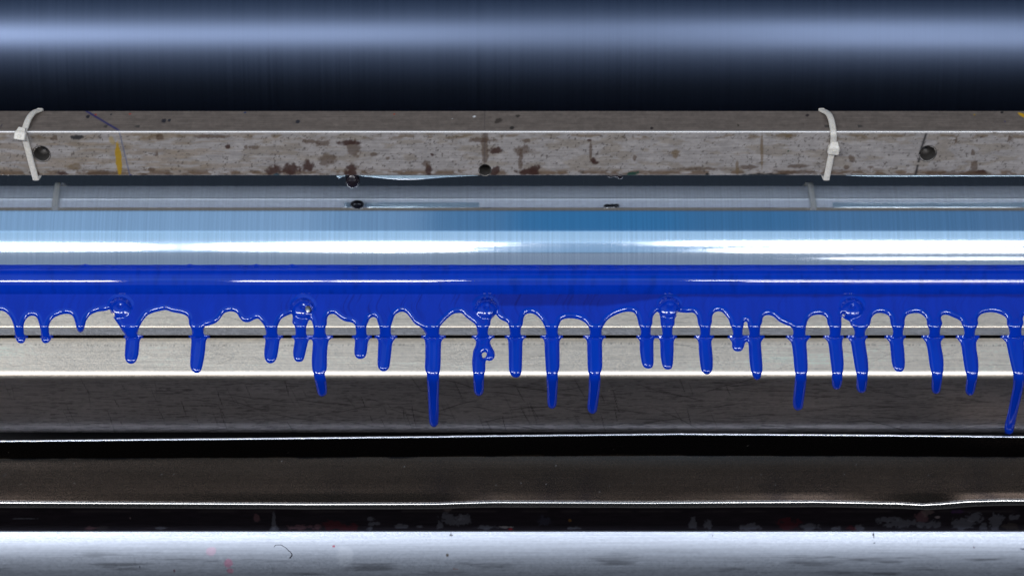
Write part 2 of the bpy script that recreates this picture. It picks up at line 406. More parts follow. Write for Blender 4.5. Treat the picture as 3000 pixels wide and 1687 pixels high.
holes = [Z(0, 2.576, [(2345,452),(2356,470),(2368,520),(2367,572),(2338,578),(2312,572),(2309,520),(2317,490),(2330,455)]),
         Z(900, 2.576, [(1314,712),(1345,695),(1358,710),(1350,733),(1330,748)]),
         Z(1750, 2.6827, [(1165,483),(1180,492),(1185,530),(1195,560),(1196,600),(1165,606),(1142,600),(1140,560),(1148,520),(1152,495)])]

def catmull(pts, closed=False, sub=5):
    P = np.array(pts, float); n = len(P)
    idx = lambda i: P[i % n] if closed else P[min(max(i, 0), n - 1)]
    out = []
    for i in range(n if closed else n - 1):
        a, b, c, d = idx(i - 1), idx(i), idx(i + 1), idx(i + 2)
        for k in range(sub):
            t = k / sub
            out.append(.5 * (2 * b + (c - a) * t + (2 * a - 5 * b + 4 * c - d) * t * t + (3 * b - a - 3 * c + d) * t ** 3))
    if not closed: out.append(P[-1])
    return np.array(out)

STEP = 1.9
gy = np.arange(846, 1290, STEP); gx = np.arange(-560, 3590, STEP)
GX, GY = np.meshgrid(gx, gy)
SD = np.full(GX.shape, -40.0)

def sdf_into(poly, closed):
    """signed distance in picture pixels: positive above an open outline / inside a closed one"""
    A, Bq = (poly, np.roll(poly, -1, 0)) if closed else (poly[:-1], poly[1:])
    out = np.full(GX.shape, -40.0)
    blk = 40
    for j in range(0, len(gx), blk):
        xa, xb = gx[j] - 45, gx[min(j + blk, len(gx)) - 1] + 45
        m = (np.maximum(A[:, 0], Bq[:, 0]) > xa) & (np.minimum(A[:, 0], Bq[:, 0]) < xb)
        a, b = A[m], Bq[m]
        X, Y = GX[:, j:j + blk], GY[:, j:j + blk]
        if len(a) == 0: continue
        best = np.full(X.shape, 45.0 ** 2); cross = np.zeros(X.shape, int)
        for p, q in zip(a, b):
            dx, dy = q - p; L2 = dx * dx + dy * dy + 1e-9
            t = np.clip(((X - p[0]) * dx + (Y - p[1]) * dy) / L2, 0, 1)
            best = np.minimum(best, (X - p[0] - t * dx) ** 2 + (Y - p[1] - t * dy) ** 2)
            if abs(dx) > 1e-9:
                lo, hi = min(p[0], q[0]), max(p[0], q[0])
                on = (X[0] >= lo) & (X[0] < hi)
                if on.any():
                    yc = p[1] + (X[0] - p[0]) / dx * dy
                    cross += ((yc[None, :] > Y) & on[None, :])
        s = np.where(cross % 2 == 1, 1, -1)
        out[:, j:j + blk] = s * np.sqrt(best)
    return out

SD = sdf_into(catmull(outline), False)
for h in holes:
    SD = np.minimum(SD, -sdf_into(catmull(h, True), True))

SD = SD + 0.6 + 2.2 * smooth01(GY, 1095, 1115)

def blur(a, sig, axis):
    r = max(1, int(3 * sig)); k = np.exp(-.5 * (np.arange(-r, r + 1) / sig) ** 2); k /= k.sum()
    pad = [(0, 0)] * a.ndim; pad[axis] = (r, r)
    b = np.pad(a, pad, mode='edge'); out = 0
    for i, kv in enumerate(k):
        sl = [slice(None)] * a.ndim; sl[axis] = slice(i, i + a.shape[axis]); out = out + kv * b[tuple(sl)]
    return out

# ink thickness (px) over the plates
Hm, wd = 6.2, 13.5
d = np.clip(SD, 0, wd)
hh = Hm * np.sqrt(np.clip(1 - (1 - d / wd) ** 2, 0, 1))
rim = 1 + .05 * np.exp(-((SD - 12) / 8) ** 2)
film = 1 - .06 * smooth01(SD, 14, 40)
thick = 1 + .012 * (fbm(GX / 60, GY / 60, 77, 3) - .5) * 2
hh = hh * rim * film * thick
hh = np.where(SD > 0, hh, SD * 1.3)
hh = np.clip(hh, -8, None)
hh = blur(blur(hh, 1.1, 0), 1.1, 1)
# screw heads under the ink
screws = [(353, 903), (888, 905), (1424, 905), (1960, 903), (2495, 905)]
SR, SH = 27.0, 13.0
def dome(r): return SH * np.sqrt(np.clip(1 - (r / SR) ** 2.6, 0, 1))
def socket(r): return 7.0 * (1 - smooth01(r, 5.5, 8.5))
bare = {0: [(329, 925, 7)], 1: [(906, 909, 8.5)], 2: [], 3: [(1986, 921, 5)], 4: [(2470, 925, 5)]}
for i, (sx, sy) in enumerate(screws):
    r = np.hypot(GX - sx, (GY - sy) / .92)
    wob = 1.0 + .5 * (fbm(GX / 9, GY / 9, 300 + i, 3) - .5) * 2
    a = np.clip(.5 + (GX - sx) / 60, 0, 1)
    inkdome = (SH + 3.6) * np.sqrt(np.clip(1 - (r / (SR + 7)) ** 2.2, 0, 1)) - 4.5 * np.exp(-(np.hypot(GX - sx - 2, GY - sy + 3) / 7.0) ** 2) * wob - 1.2 * np.exp(-((r - SR - 6) / 4.5) ** 2) * smooth01(sy + 4 - GY, -8, 12)
    cover = smooth01(SD, -2, 6)
    k = 6.0
    hh = np.where(r < SR + 25, hh - 1.9 * np.exp(-((r - SR - 6) / 5) ** 2) * smooth01(SD, 4, 16) * smooth01(sy + 4 - GY, -8, 12), hh)
    e = np.clip(.5 + .5 * (inkdome - hh) / k, 0, 1)
    sm = hh * (1 - e) + inkdome * e + k * e * (1 - e)
    hh = np.where(r < SR + 12, hh * (1 - cover) + sm * cover, hh)
    for bx, by, br in bare[i]:
        q = np.hypot(GX - bx, GY - by)
        hh = hh - 14 * (1 - smooth01(q, br - 2.5, br + 2.5)) * (r < SR + 6)
hh = blur(blur(hh, .7, 0), .7, 1)

# smooth carrier surface for the ink: blade then holder, indexed by picture row
full = [p for p in densify(rounded([march(T, NB, 820), T, B, H0, E1, E2, march(E2, -7, 1330)], [0, 2.2, 0, 0, 26, 0, 0]), .8)]
rows_y = np.array([yof(*p) for p in full])
fullp = np.array(full)
order = np.argsort(rows_y, kind='stable')
yy = np.arange(800, 1330, .5)
base_c = np.interp(yy, rows_y[order], fullp[order, 0]); base_w = np.interp(yy, rows_y[order], fullp[order, 1])
# follow the real rounding of the holder's edge
base_w = blur(base_w, 5.0, 0); base_c = base_c
tc, tw = np.gradient(base_c), np.gradient(base_w)
nl = np.hypot(tc, tw)
nc, nw = tw / nl, -tc / nl                    # normal: rotate the downward tangent towards the camera
nc, nw = blur(nc, 8.0, 0), blur(nw, 8.0, 0)
nl = np.hypot(nc, nw); nc, nw = nc / nl, nw / nl
ic = lambda arr: np.interp(GY, yy, arr)
bc, bw, nnc, nnw = ic(base_c), ic(base_w), ic(nc), ic(nw)
wv = bw + nnw * hh
cc = bc + nnc * hh
XXw = (GX - 1500) * (1 - bw / D)
IV = np.stack(W(XXw, cc, wv), -1)
# smooth normals of the whole ink surface, shared by all of its pieces
du = np.gradient(IV, axis=1); dv = np.gradient(IV, axis=0)
NV = np.cross(dv, du); NV /= np.linalg.norm(NV, axis=-1, keepdims=True)
# ink colour: thinner veins a little darker
edge_y = 868 + 26 * smooth01(GX, 1250, 1480) * (1 - smooth01(GX, 1750, 2000)) + 6 * fbm(GX / 45, GX * 0, 91, 3)
thin = (1 - smooth01(GY, edge_y - 4, edge_y + 5)) * smooth01(GX, 1300, 1500) * .35
vein = smooth01(fbm(GX / 7 + 1.2 * np.sin(GY / 14), GY / 160, 95, 3), .60, .72) * (1 - smooth01(GY, 900, 960)) * .30
vein = vein * (.3 + .7 * np.exp(-((GX - 1200) / 350) ** 2))
dk = np.clip(1 - thin - vein, .3, 1)
ICOL = INK * np.stack([dk, dk ** 1.4, dk], -1)

keepv = hh > -4.0
f = grid_faces(len(gy), len(gx))
fk = keepv.ravel()[f].any(1)
f = f[fk]
fy = GY.ravel()[f].mean(1); fx = GX.ravel()[f].mean(1)
# drips: connected runs of ink below the blade edge
r0 = int((1001.5 - gy[0]) / STEP)
lab = np.zeros(GX.shape, int)
inkm = hh > -4.0
ins = SD > .6
def runs(rowmask):
    e = np.diff(np.concatenate([[0], rowmask.astype(int), [0]]))
    return list(zip(np.where(e == 1)[0], np.where(e == -1)[0]))
nlab = 0; seeds = []
for a, b in runs(ins[r0]):
    if b - a < 4: continue
    nlab += 1; lab[r0, a:b] = nlab; seeds.append((nlab, gx[(a + b) // 2]))
for r in range(r0 + 1, len(gy)):
    for a, b in runs(ins[r]):
        up = lab[r - 1, max(a - 2, 0):b + 2]; up = up[up > 0]
        if len(up): lab[r, a:b] = np.bincount(up).argmax()
# each face below the edge goes to the nearest labelled run of its row
flab = np.zeros(len(f), int)
sx_ = np.array([s for _, s in seeds])
ri = np.clip(((fy - gy[0]) / STEP).astype(int), 0, len(gy) - 1)
low = fy > 957.5
upper = low & (ri <= r0)
dist = np.abs(fx[upper][:, None] - sx_[None, :]); am = dist.argmin(1)
flab[upper] = np.where(dist.min(1) < 34, am + 1, 0)
lower = np.where(low & (ri > r0))[0]
for r in np.unique(ri[lower]):
    s = lower[ri[lower] == r]
    cols = np.where(lab[r] > 0)[0]
    if len(cols) == 0: flab[s] = -1; continue
    ci = ((fx[s] - gx[0]) / STEP).astype(int)
    k = np.clip(np.searchsorted(cols, ci), 0, len(cols) - 1); k2 = np.clip(k - 1, 0, len(cols) - 1)
    best = np.where(np.abs(cols[k] - ci) <= np.abs(cols[k2] - ci), cols[k], cols[k2])
    flab[s] = np.where(np.abs(best - ci) < 14, lab[r, best], -1)

ink = empty('ink_spill', W(0, *T))
tag(ink, 'glossy blue printing ink pooled along the blade and dripping down in long runs', 'ink')
def ink_piece(name, sel):
    ff = f[sel]
    u, inv = np.unique(ff, return_inverse=True)
    ff = inv.reshape(-1, 4)
    return mesh_obj(name, IV.reshape(-1, 3)[u], ff, M_ink, ink, True, ICOL.reshape(-1, 3)[u], None, NV.reshape(-1, 3)[u])
ink_piece('ink_sheet', flab == 0)
for k in range(1, nlab + 1):
    if (flab == k).sum() > 20: ink_piece('ink_drip', flab == k)

# screws in the blade, half hidden by the ink
def blade_point(x, y, h):
    b_ = np.interp(y, yy, base_c), np.interp(y, yy, base_w)
    b_ = march(T, NB, y)
    return b_[0] + h * n60[0], b_[1] + h * n60[1]
t60 = (-math.cos(R(NB - PITCH)), math.sin(R(NB - PITCH)))
for sx, sy in screws:
    c0, w0 = march(T, NB, sy)
    vs, fs = [], []
    NR, NA = 16, 40
    rr = list(np.linspace(0, 5.5, 4)) + list(np.linspace(8.5, SR, NR - 4))
    rr = rr + [SR]
    for j, r in enumerate(rr):
        for a in range(NA):
            th = 2 * math.pi * a / NA
            rad = r
            if 4 <= r <= 8.6: rad = r / max(abs(math.cos(((th) % (math.pi / 3)) - math.pi / 6)), .5) * .92
            h_ = (dome(np.array(r)) - socket(np.array(r))) if j < len(rr) - 1 else -2.0
            X_ = (sx - 1500) * (1 - w0 / D) + rad * math.cos(th)
            s_ = rad * math.sin(th)
            vs.append(W(X_, c0 + s_ * t60[0] + h_ * n60[0], w0 + s_ * t60[1] + h_ * n60[1]))
    for j in range(len(rr) - 1):
        for a in range(NA):
            b2 = (a + 1) % NA
            fs.append((j * NA + a, (j + 1) * NA + a, (j + 1) * NA + b2, j * NA + b2))
    o = mesh_obj('screw', vs, fs, M_screw, blade)

# ------------------------------------------------------------------ rollers
RR = 375.0
WR = -24 - 392.0
def cyl(name, c0, w0, r, mat, seg=220):
    vs, fs = [], []
    X = np.linspace(-XE, XE, 24)
    for i, x in enumerate(X):
        for a in range(seg):
            th = 2 * math.pi * a / seg
            vs.append(W(x, c0 + r * math.sin(th), w0 + r * math.cos(th)))
    n = len(X)
    for i in range(n - 1):
        for a in range(seg):
            b2 = (a + 1) % seg
            fs.append((i * seg + a, (i + 1) * seg + a, (i + 1) * seg + b2, i * seg + b2))
    cen = W(0, c0, w0)
    o = mesh_obj(name, np.array(vs) - np.array(cen), fs, mat)
    o.location = cen
    return o
rc = cof(740, WR + RR)
r1 = cyl('fountain_roller', rc, WR, RR, M_roll)
tag(r1, 'polished pale blue steel roller with white reflections, wet with ink along its bottom', 'roller')
R2 = 700.0; W2 = WR - 360
r2 = cyl('upper_roller', cof(72, W2 + R2), W2, R2, M_roll2)
tag(r2, 'dark blue blurred roller at the top with one broad soft highlight', 'roller')

# ink bead rolling in the nip between roller and blade
Rb = 60.0
wb = WR + 343.0
cb = cof(827, wb + Rb)
th = np.radians(np.concatenate([np.linspace(101, 84, 10)[:-1], np.linspace(84, -14, 60)]) - PITCH)
X = np.arange(-2100, 2100.1, 6.0)
TH, XB = np.meshgrid(th, X, indexing='ij')
rad = Rb * (1 + .002 * (fbm(XB / 400, TH * 1.0, 120, 2) - .5))
tops = smooth01(np.degrees(TH) + PITCH, 84, 101)
spk = 1.2 * fbm(XB / 25, XB * 0, 130, 3)
for sx in (240, 548, 850, 745):
    spk = spk + 3 * np.exp(-((XB + 1500 - sx) / 6) ** 2)
rad = rad + tops * (spk - .5)
v = np.stack(W(XB, cb + rad * np.sin(TH), wb + rad * np.cos(TH)), -1).reshape(-1, 3)
bd = 1 - .18 * smooth01(fbm(XB / 14, TH * 1.0, 140, 3), .58, .75)
bcol = INK * np.stack([bd, bd, bd], -1)
mesh_obj('ink_bead', v, grid_faces(len(th), len(X)), M_ink, ink, True, bcol.reshape(-1, 3))

# ------------------------------------------------------------------ cross bar with cable ties
w_ft = WR + 528.0
FT = (cof(386, w_ft), w_ft)                 # front top edge
FB = march(FT, 0, 516)                      # front bottom edge
TB = march(FT, 90, 325)                     # back top edge (going up the picture)
BB0 = (TB[0] + FB[0] - FT[0], TB[1] + FB[1] - FT[1])
BC = (BB0[0] * .68 + TB[0] * .32, BB0[1] * .68 + TB[1] * .32)          # chamfered back lower corner
BB = (BB0[0] * .40 + FB[0] * .60, BB0[1] * .40 + FB[1] * .60)
loop = rounded([((FB[0]+BB[0])/2, (FB[1]+BB[1])/2), BB, BC, TB, FT, FB, ((FB[0]+BB[0])/2, (FB[1]+BB[1])/2)], [0, 5, 4, 2.5, 3.2, 6.0, 0])
bar_prof = densify(loop, 2.6)
bar_holes = [(122, 451, 23), (1421, 499, 17), (2718, 450, 23)]

def blob(xi, yi, cx, cy, rx, ry, seed, sharp=.25, rot=0.0, wob=.7):
    out = np.zeros_like(xi)
    ext = max(rx, ry) * (1.3 + sharp + wob)
    r_ = np.where((yi.min(1) < cy + ext) & (yi.max(1) > cy - ext))[0]; q_ = np.where((xi[0] > cx - ext) & (xi[0] < cx + ext))[0]
    if len(r_) == 0 or len(q_) == 0: return out
    sl = np.s_[r_[0]:r_[-1] + 1, q_[0]:q_[-1] + 1]
    X_, Y_ = xi[sl], yi[sl]
    a = R(rot); dx, dy = X_ - cx, Y_ - cy
    u, v_ = (dx * math.cos(a) + dy * math.sin(a)) / rx, (-dx * math.sin(a) + dy * math.cos(a)) / ry
    q = np.hypot(u, v_) + wob * (fbm(X_ / 10, Y_ / 10, seed, 4) - .5) * 2
    out[sl] = 1 - smooth01(q, 1 - sharp, 1 + sharp)
    return out

def line_mask(xi, yi, p, q, wid):
    dx, dy = q[0] - p[0], q[1] - p[1]; L2 = dx * dx + dy * dy
    t = np.clip(((xi - p[0]) * dx + (yi - p[1]) * dy) / L2, 0, 1)
    return np.exp(-(np.hypot(xi - p[0] - t * dx, yi - p[1] - t * dy) / wid) ** 2)

def paint_bar(xi, yi):
    nrow = len(yi); front = smooth01(yi, 386, 390)
    vis = np.zeros(yi.shape); vis[np.argmin(np.abs(bar_prof[:, 0] - TB[0]) + np.abs(bar_prof[:, 1] - TB[1])):np.argmin(np.abs(bar_prof[:, 0] - FB[0]) + np.abs(bar_prof[:, 1] - FB[1])) + 1] = 1
    s = fbm(xi / 70, yi / 3, 201, 4); g = fbm(xi / 7, yi / 7, 205, 3); big = fbm(xi / 130, yi / 40, 209, 4)
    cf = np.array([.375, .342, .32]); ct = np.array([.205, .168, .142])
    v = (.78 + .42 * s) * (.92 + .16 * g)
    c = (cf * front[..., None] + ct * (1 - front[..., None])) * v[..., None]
    dirt = .25 + .3 * g
    def lay(c, m, colr, amt=1.0):
        m = (m * amt)[..., None]; return c * (1 - m) + np.array(colr) * m
    brown = (.085, .048, .026); rust = (.05, .020, .014); olive = (.16, .105, .05)
    tan = smooth01(fbm(xi / 60, yi / 16, 215, 4), .50, .66) * front
    c = lay(c, tan, (.24, .19, .13), .45)
    left = (1 - smooth01(xi, 500, 1100)) * front
    c = lay(c, smooth01(fbm(xi / 90, yi / 9, 219, 4), .46, .62) * left, (.27, .20, .13), .5)
    low = np.exp(-((yi - 506) / 9) ** 2) * smooth01(fbm(xi / 30, yi / 12, 223, 4), .42, .58)
    c = lay(c, low, (.13, .075, .035), .8)
    hi = np.exp(-((yi - 400) / 8) ** 2) * smooth01(fbm(xi / 35, yi / 12, 227, 4), .52, .66)
    c = lay(c, hi, olive, .7)
    spots = smooth01(fbm(xi / 6, yi / 5, 231, 3), .66, .78) * front
    mott = smooth01(fbm(xi / 24, yi / 9, 233, 5), .42, .62)
    c = c * (.93 + .12 * mott)[..., None]
    c = lay(c, spots, (.07, .055, .045), .7)
    st = [(800,500,22,15,rust),(850,497,25,16,rust),(902,487,17,17,rust),(1030,500,17,22,rust),(1035,436,22,22,brown),(1022,418,30,8,rust),
          (1094,453,10,5,brown),(1136,464,8,6,brown),(1255,500,10,18,rust),(1250,480,12,10,brown),(1265,453,5,5,rust),(1420,430,10,60,brown),(1451,441,18,10,rust),
          (1415,411,38,6,brown),(1452,502,14,14,rust),(1535,440,26,14,brown),(1550,504,34,8,rust),(1568,497,14,12,rust),(1525,470,6,28,brown),(1541,413,12,5,brown),
          (1737,470,7,9,rust),(1745,476,10,5,rust),(1730,440,4,26,brown),(1859,465,6,8,brown),(1726,411,7,3,rust),(1980,450,14,12,olive),
          (2160,490,5,24,olive),(2232,450,4,50,olive),(2300,397,34,6,olive),(2495,467,10,12,brown),(2480,490,8,5,brown),(2849,446,9,9,brown),(2855,490,10,22,brown),(2875,505,16,6,rust),
          (2797,410,8,9,brown),(2955,407,12,10,brown),(2800,508,90,6,brown),(225,403,20,7,(.02,.02,.022)),(182,508,13,7,rust),(220,490,24,10,olive),(160,405,14,8,brown),(468,400,14,9,brown),
          (300,508,40,7,brown),(100,506,14,5,rust),(460,450,7,7,brown),(445,497,9,5,brown),(420,511,12,4,brown),(495,510,12,4,brown),(669,429,8,7,rust),(722,431,7,5,brown),(745,432,20,5,brown),
          (620,400,60,5,brown),(905,415,22,7,brown),(945,420,25,9,brown),(960,470,22,18,brown),(2050,495,60,5,brown),(2190,490,28,6,brown),(2345,487,32,5,brown),(2550,490,14,4,brown),(2330,505,60,5,brown)]
    for i, (cx, cy, rx, ry, colr) in enumerate(st):
        q = np.s_[:, :]
        c = lay(c, blob(xi, yi, cx, cy, rx, ry, 400 + i, .3) * front, colr, .92 if colr[0] < .06 else .7)
    # coloured paint marks
    c = lay(c, blob(xi, yi, 347, 465, 9, 46, 470, .12, -5, .25) * front, (.42, .25, .012), .95)
    c = lay(c, blob(xi, yi, 328, 412, 8, 14, 471, .3, -30, .4) * front, (.36, .25, .06), .6)
    c = lay(c, blob(xi, yi, 1852, 509, 22, 7, 473, .2, -8) * front, (.012, .06, .04), .95)
    c = lay(c, blob(xi, yi, 2245, 513, 62, 4, 474, .2, 0) * front, (.012, .012, .014), .95)
    c = lay(c, blob(xi, yi, 810, 513, 10, 5, 475, .2) * front, (.01, .05, .07), .9)
    for cx, cy, r, colr in [(187,467,3.5,(.4,.02,.02)),(2374,444,3.5,(.5,.05,.08)),(2308,443,5,(.01,.05,.02)),(2072,511,6,(.01,.01,.01)),(280,337,4,(.4,.05,.03)),(381,334,4,(.45,.06,.04)),
                            (1155,335,3,(.4,.08,.04)),(1389,342,4.5,(.85,.85,.85)),(1326,348,1.8,(.8,.8,.8)),(2940,358,6,(.03,.03,.2)),(2853,337,4,(.4,.25,.03)),(718,330,4,(.02,.05,.15)),(2935,330,4,(.02,.02,.02)),
                            (258,342,6,(.02,.02,.03)),(326,336,4,(.03,.03,.04)),(873,357,7,(.03,.03,.04)),(10,370,9,(.03,.04,.07)),(480,354,8,(.03,.03,.04)),(497,353,6,(.03,.03,.04)),(1500,374,7,(.04,.035,.03)),
                            (1460,354,11,(.07,.055,.045)),(1517,340,7,(.06,.05,.04)),(1909,376,5,(.04,.03,.03)),(2365,338,5,(.04,.03,.03)),(2160,368,5,(.05,.04,.03)),(2350,365,5,(.05,.04,.03)),(85,345,3,(.05,.04,.03))]:
        c = lay(c, blob(xi, yi, cx, cy, r, r * .7, int(cx), .3, -15, .5), colr, .95)
    c = lay(c, blob(xi, yi, 2997, 338, 16, 5, 481, .2, 25, .2), (.75, .42, .01), .95)
    for cx, cy in [(315, 371), (407, 371), (2515, 370), (2420, 370)]:
        c = lay(c, blob(xi, yi, cx, cy, 12, 4, 490, .2, 0, .1), (.075, .066, .06), .9)
    # pen lines
    c = lay(c, line_mask(xi, yi, (253, 326), (347, 382), 2.6), (.012, .018, .16), .95)
    c = lay(c, line_mask(xi, yi, (350, 388), (381, 516), 1.9), (.10, .12, .20), .85)
    c = lay(c, blob(xi, yi, 384, 515, 4, 4, 495, .2, 0, .2), (.012, .018, .14), .95)
    c = lay(c, line_mask(xi, yi, (2713, 393), (2699, 436), 3.6), (.012, .011, .012), .95)
    c = lay(c, line_mask(xi, yi, (2693, 466), (2682, 512), 3.6) * (np.abs(yi - 479) > 3), (.012, .011, .012), .95)
    c = lay(c, line_mask(xi, yi, (1420, 326), (1420, 482), 1.8), (.07, .055, .06), .5)
    lit = 1 - np.exp(-((yi - 387) / 3.2) ** 2) * .0
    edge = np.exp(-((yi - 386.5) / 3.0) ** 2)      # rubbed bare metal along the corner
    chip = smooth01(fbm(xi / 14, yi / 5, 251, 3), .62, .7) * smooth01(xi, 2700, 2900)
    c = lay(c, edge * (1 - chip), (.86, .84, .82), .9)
    dirt = dirt * (1 - edge)
    clean_lit = np.array([.92, .93, .95]) * (.9 + .2 * g)[..., None]  # clean back and underside, paled to stand in for bounced light
    dB = np.minimum(np.hypot(bar_prof[:, 0] - FB[0], bar_prof[:, 1] - FB[1]), np.hypot(bar_prof[:, 0] - BB[0], bar_prof[:, 1] - BB[1]))
    clean_lit = np.where((dB < 5)[:, None, None], .95, clean_lit)
    c = np.where(vis[..., None] > 0, c, clean_lit)
    return c, np.where(vis > 0, dirt, np.where((dB < 8)[:, None], 0.0, .8))

bar = empty('cross_bar', W(0, *FB))
tag(bar, 'stained square aluminium bar with bored holes across the front of the rollers', 'bar')
def hole_mask(x, y):
    m = np.zeros(x.shape, bool)
    for hx, hy, hr in bar_holes: m |= (np.hypot(x - hx, y - hy) < hr + 1) & (y > 395)
    return m
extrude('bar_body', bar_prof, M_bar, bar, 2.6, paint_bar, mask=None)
# the outline mask is applied to the front face only: rebuild it without the bored openings
body = bpy.data.objects['bar_body']
me = body.data
co = np.empty(len(me.vertices) * 3, np.float32); me.vertices.foreach_get('co', co); co = co.reshape(-1, 3)
Yf = W(0, *FT)[1]
import bmesh
bm = bmesh.new(); bm.from_mesh(me); bm.faces.ensure_lookup_table()
def to_img(p):
    Xp, Yp, Zp = p[0] / PX, p[1] / PX, p[2] / PX
    c = S_ * Yp + C_ * Zp; wv_ = -C_ * Yp + S_ * Zp
    k = 1 - wv_ / D
    return 1500 + Xp / k, CY - c / k
kill = []
boff = Vector(body.matrix_basis.translation)
for fc in bm.faces:
    m = fc.calc_center_median()
    if abs(m.y - Yf) < .0004:
        x, y = to_img(m)
        for hx, hy, hr in bar_holes:
            if (x - hx) ** 2 + ((y - hy) * 1.06) ** 2 < (hr + 1) ** 2: kill.append(fc); break
bmesh.ops.delete(bm, geom=kill, context='FACES')
bm.to_mesh(me); bm.free()

# bored holes: bevel ring, bore and floor
for hx, hy, hr in bar_holes:
    fp = march(FT, 0, hy)
    k = 1 - fp[1] / D
    cen = Vector(W((hx - 1500) * k, *fp))
    r = hr * PX
    vs, fs = [], []
    NA = 48
    for rad_, dep in [(r * 1.14, -.00008), (r * 1.08, -.00012), (r * 1.0, .0003), (r * .97, .0012), (r * .95, .006), (r * .9, .0075), (0.0004, .0095)]:
        for a in range(NA):
            t = 2 * math.pi * a / NA
            vs.append((cen.x + rad_ * math.cos(t), cen.y + dep, cen.z + rad_ * math.sin(t) * 1.06))
    for j in range(6):
        for a in range(NA):
            b2 = (a + 1) % NA
            fs.append((j * NA + a, j * NA + b2, (j + 1) * NA + b2, (j + 1) * NA + a))
    fs.append([6 * NA + a for a in range(NA)])
    mesh_obj('bored_hole', vs, fs, M_hole, bar)

# bolt head and ink crumbs hanging below the bar
def lathe(name, prof, cen, axis_up, mat, parent, NA=28, jitter=0, seed=1):
    rs = np.random.RandomState(seed)
    vs, fs = [], []
    for r, z in prof:
        for a in range(NA):
            t = 2 * math.pi * a / NA
            q = r * (1 + jitter * rs.uniform(-1, 1))
            vs.append((cen[0] + q * math.cos(t), cen[1] + q * math.sin(t), cen[2] + z))
    for j in range(len(prof) - 1):
        for a in range(NA):
            b2 = (a + 1) % NA
            fs.append((j * NA + a, j * NA + b2, (j + 1) * NA + b2, (j + 1) * NA + a))
    fs.append([(len(prof) - 1) * NA + a for a in range(NA)]); fs.append([a for a in range(NA)][::-1])
    return mesh_obj(name, vs, fs, mat, parent)
bp = Vector(W((1030 - 1500) * (1 - FB[1] / D), *FB))
u_ = PX
lathe('bolt_head', [(15*u_, 3*u_), (15*u_, -14*u_), (19*u_, -18*u_), (20.5*u_, -26*u_), (21*u_, -36*u_), (18*u_, -43*u_), (11*u_, -48*u_), (4*u_, -49*u_)], (bp.x, bp.y + 22*u_, bp.z), 1, M_blackbolt, bar, 32, .02, 3)
for (x_, dx, rz, sc_, sd) in [(1790, 10, 8, 9, 4), (1818, 12, 12, 10, 5), (1806, 9, 6, 8, 6)]:
    q = Vector(W((x_ - 1500) * (1 - FB[1] / D), *FB))
    lathe('ink_crumb', [(sc_*u_, 2*u_), (sc_*1.15*u_, -3*u_), (sc_*.9*u_, -rz*u_), (sc_*.35*u_, -(rz+5)*u_)], (q.x, q.y + 12*u_, q.z), 1, M_blackbolt, bar, 12, .18, sd)

# loose clear film sagging under the bar
def film_strip(x0, x1, sag, seed):
    vs, fs = [], []
    n = 60
    for i in range(n + 1):
        t = i / n; x = x0 + (x1 - x0) * t
        s = sag * (4 * t * (1 - t)) ** .7 * (.7 + .3 * math.sin(5 * t + seed)) + 1.0
        p = Vector(W((x - 1500) * (1 - FB[1] / D), *FB))
        for (dy, dz) in ((6, 1.0), (3, -s * .6), (5, -s), (9, -s * 1.05), (30, -s * .4)):
            vs.append((p.x, p.y + dy * u_, p.z + dz * u_))
    for i in range(n):
        for j in range(4):
            a = i * 5 + j; fs.append((a, a + 5, a + 6, a + 1))
    return mesh_obj('tape_film', vs, fs, M_film, bar)
film_strip(1050, 1400, 15, 0); film_strip(985, 1012, 13, 1); film_strip(2480, 3080, 8, 2)

# cable ties
def on_front(x, y, off):
    p = march(FT, 0, y); q = Vector(W((x - 1500) * (1 - p[1] / D), *p)); q.y -= off * u_; return q
def on_top(x, y, off):
    p = march(FT, 90, y); q = Vector(W((x - 1500) * (1 - p[1] / D), *p)); q.z += off * u_; return q
def ribbon(name, path, nrm, hw, ht, mat, parent):
    """closed strap of rectangular section along a path"""
    n = len(path); vs, fs = [], []
    sec = [(-1, -.75), (-.8, -1), (.8, -1), (1, -.75), (1, .5), (.55, .95), (-.55, .95), (-1, .5)]
    for i in range(n):
        t = (path[(i + 1) % n] - path[i - 1]).normalized()
        nn = (nrm[i] - t * nrm[i].dot(t)).normalized(); b = t.cross(nn)
        for sx, sz in sec: vs.append(path[i] + b * (sx * hw) + nn * (sz * ht))
    m = len(sec)
    for i in range(n):
        j = (i + 1) % n
        for k in range(m):
            l = (k + 1) % m; fs.append((i * m + k, j * m + k, j * m + l, i * m + l))
    return mesh_obj(name, vs, fs, mat, parent)
def smooth_loop(pts, nr, sub=8):
    P = catmull([tuple(p) for p in pts], True, sub); Nn = catmull([tuple(p) for p in nr], True, sub)
    return [Vector(p) for p in P], [Vector(p).normalized() for p in Nn]
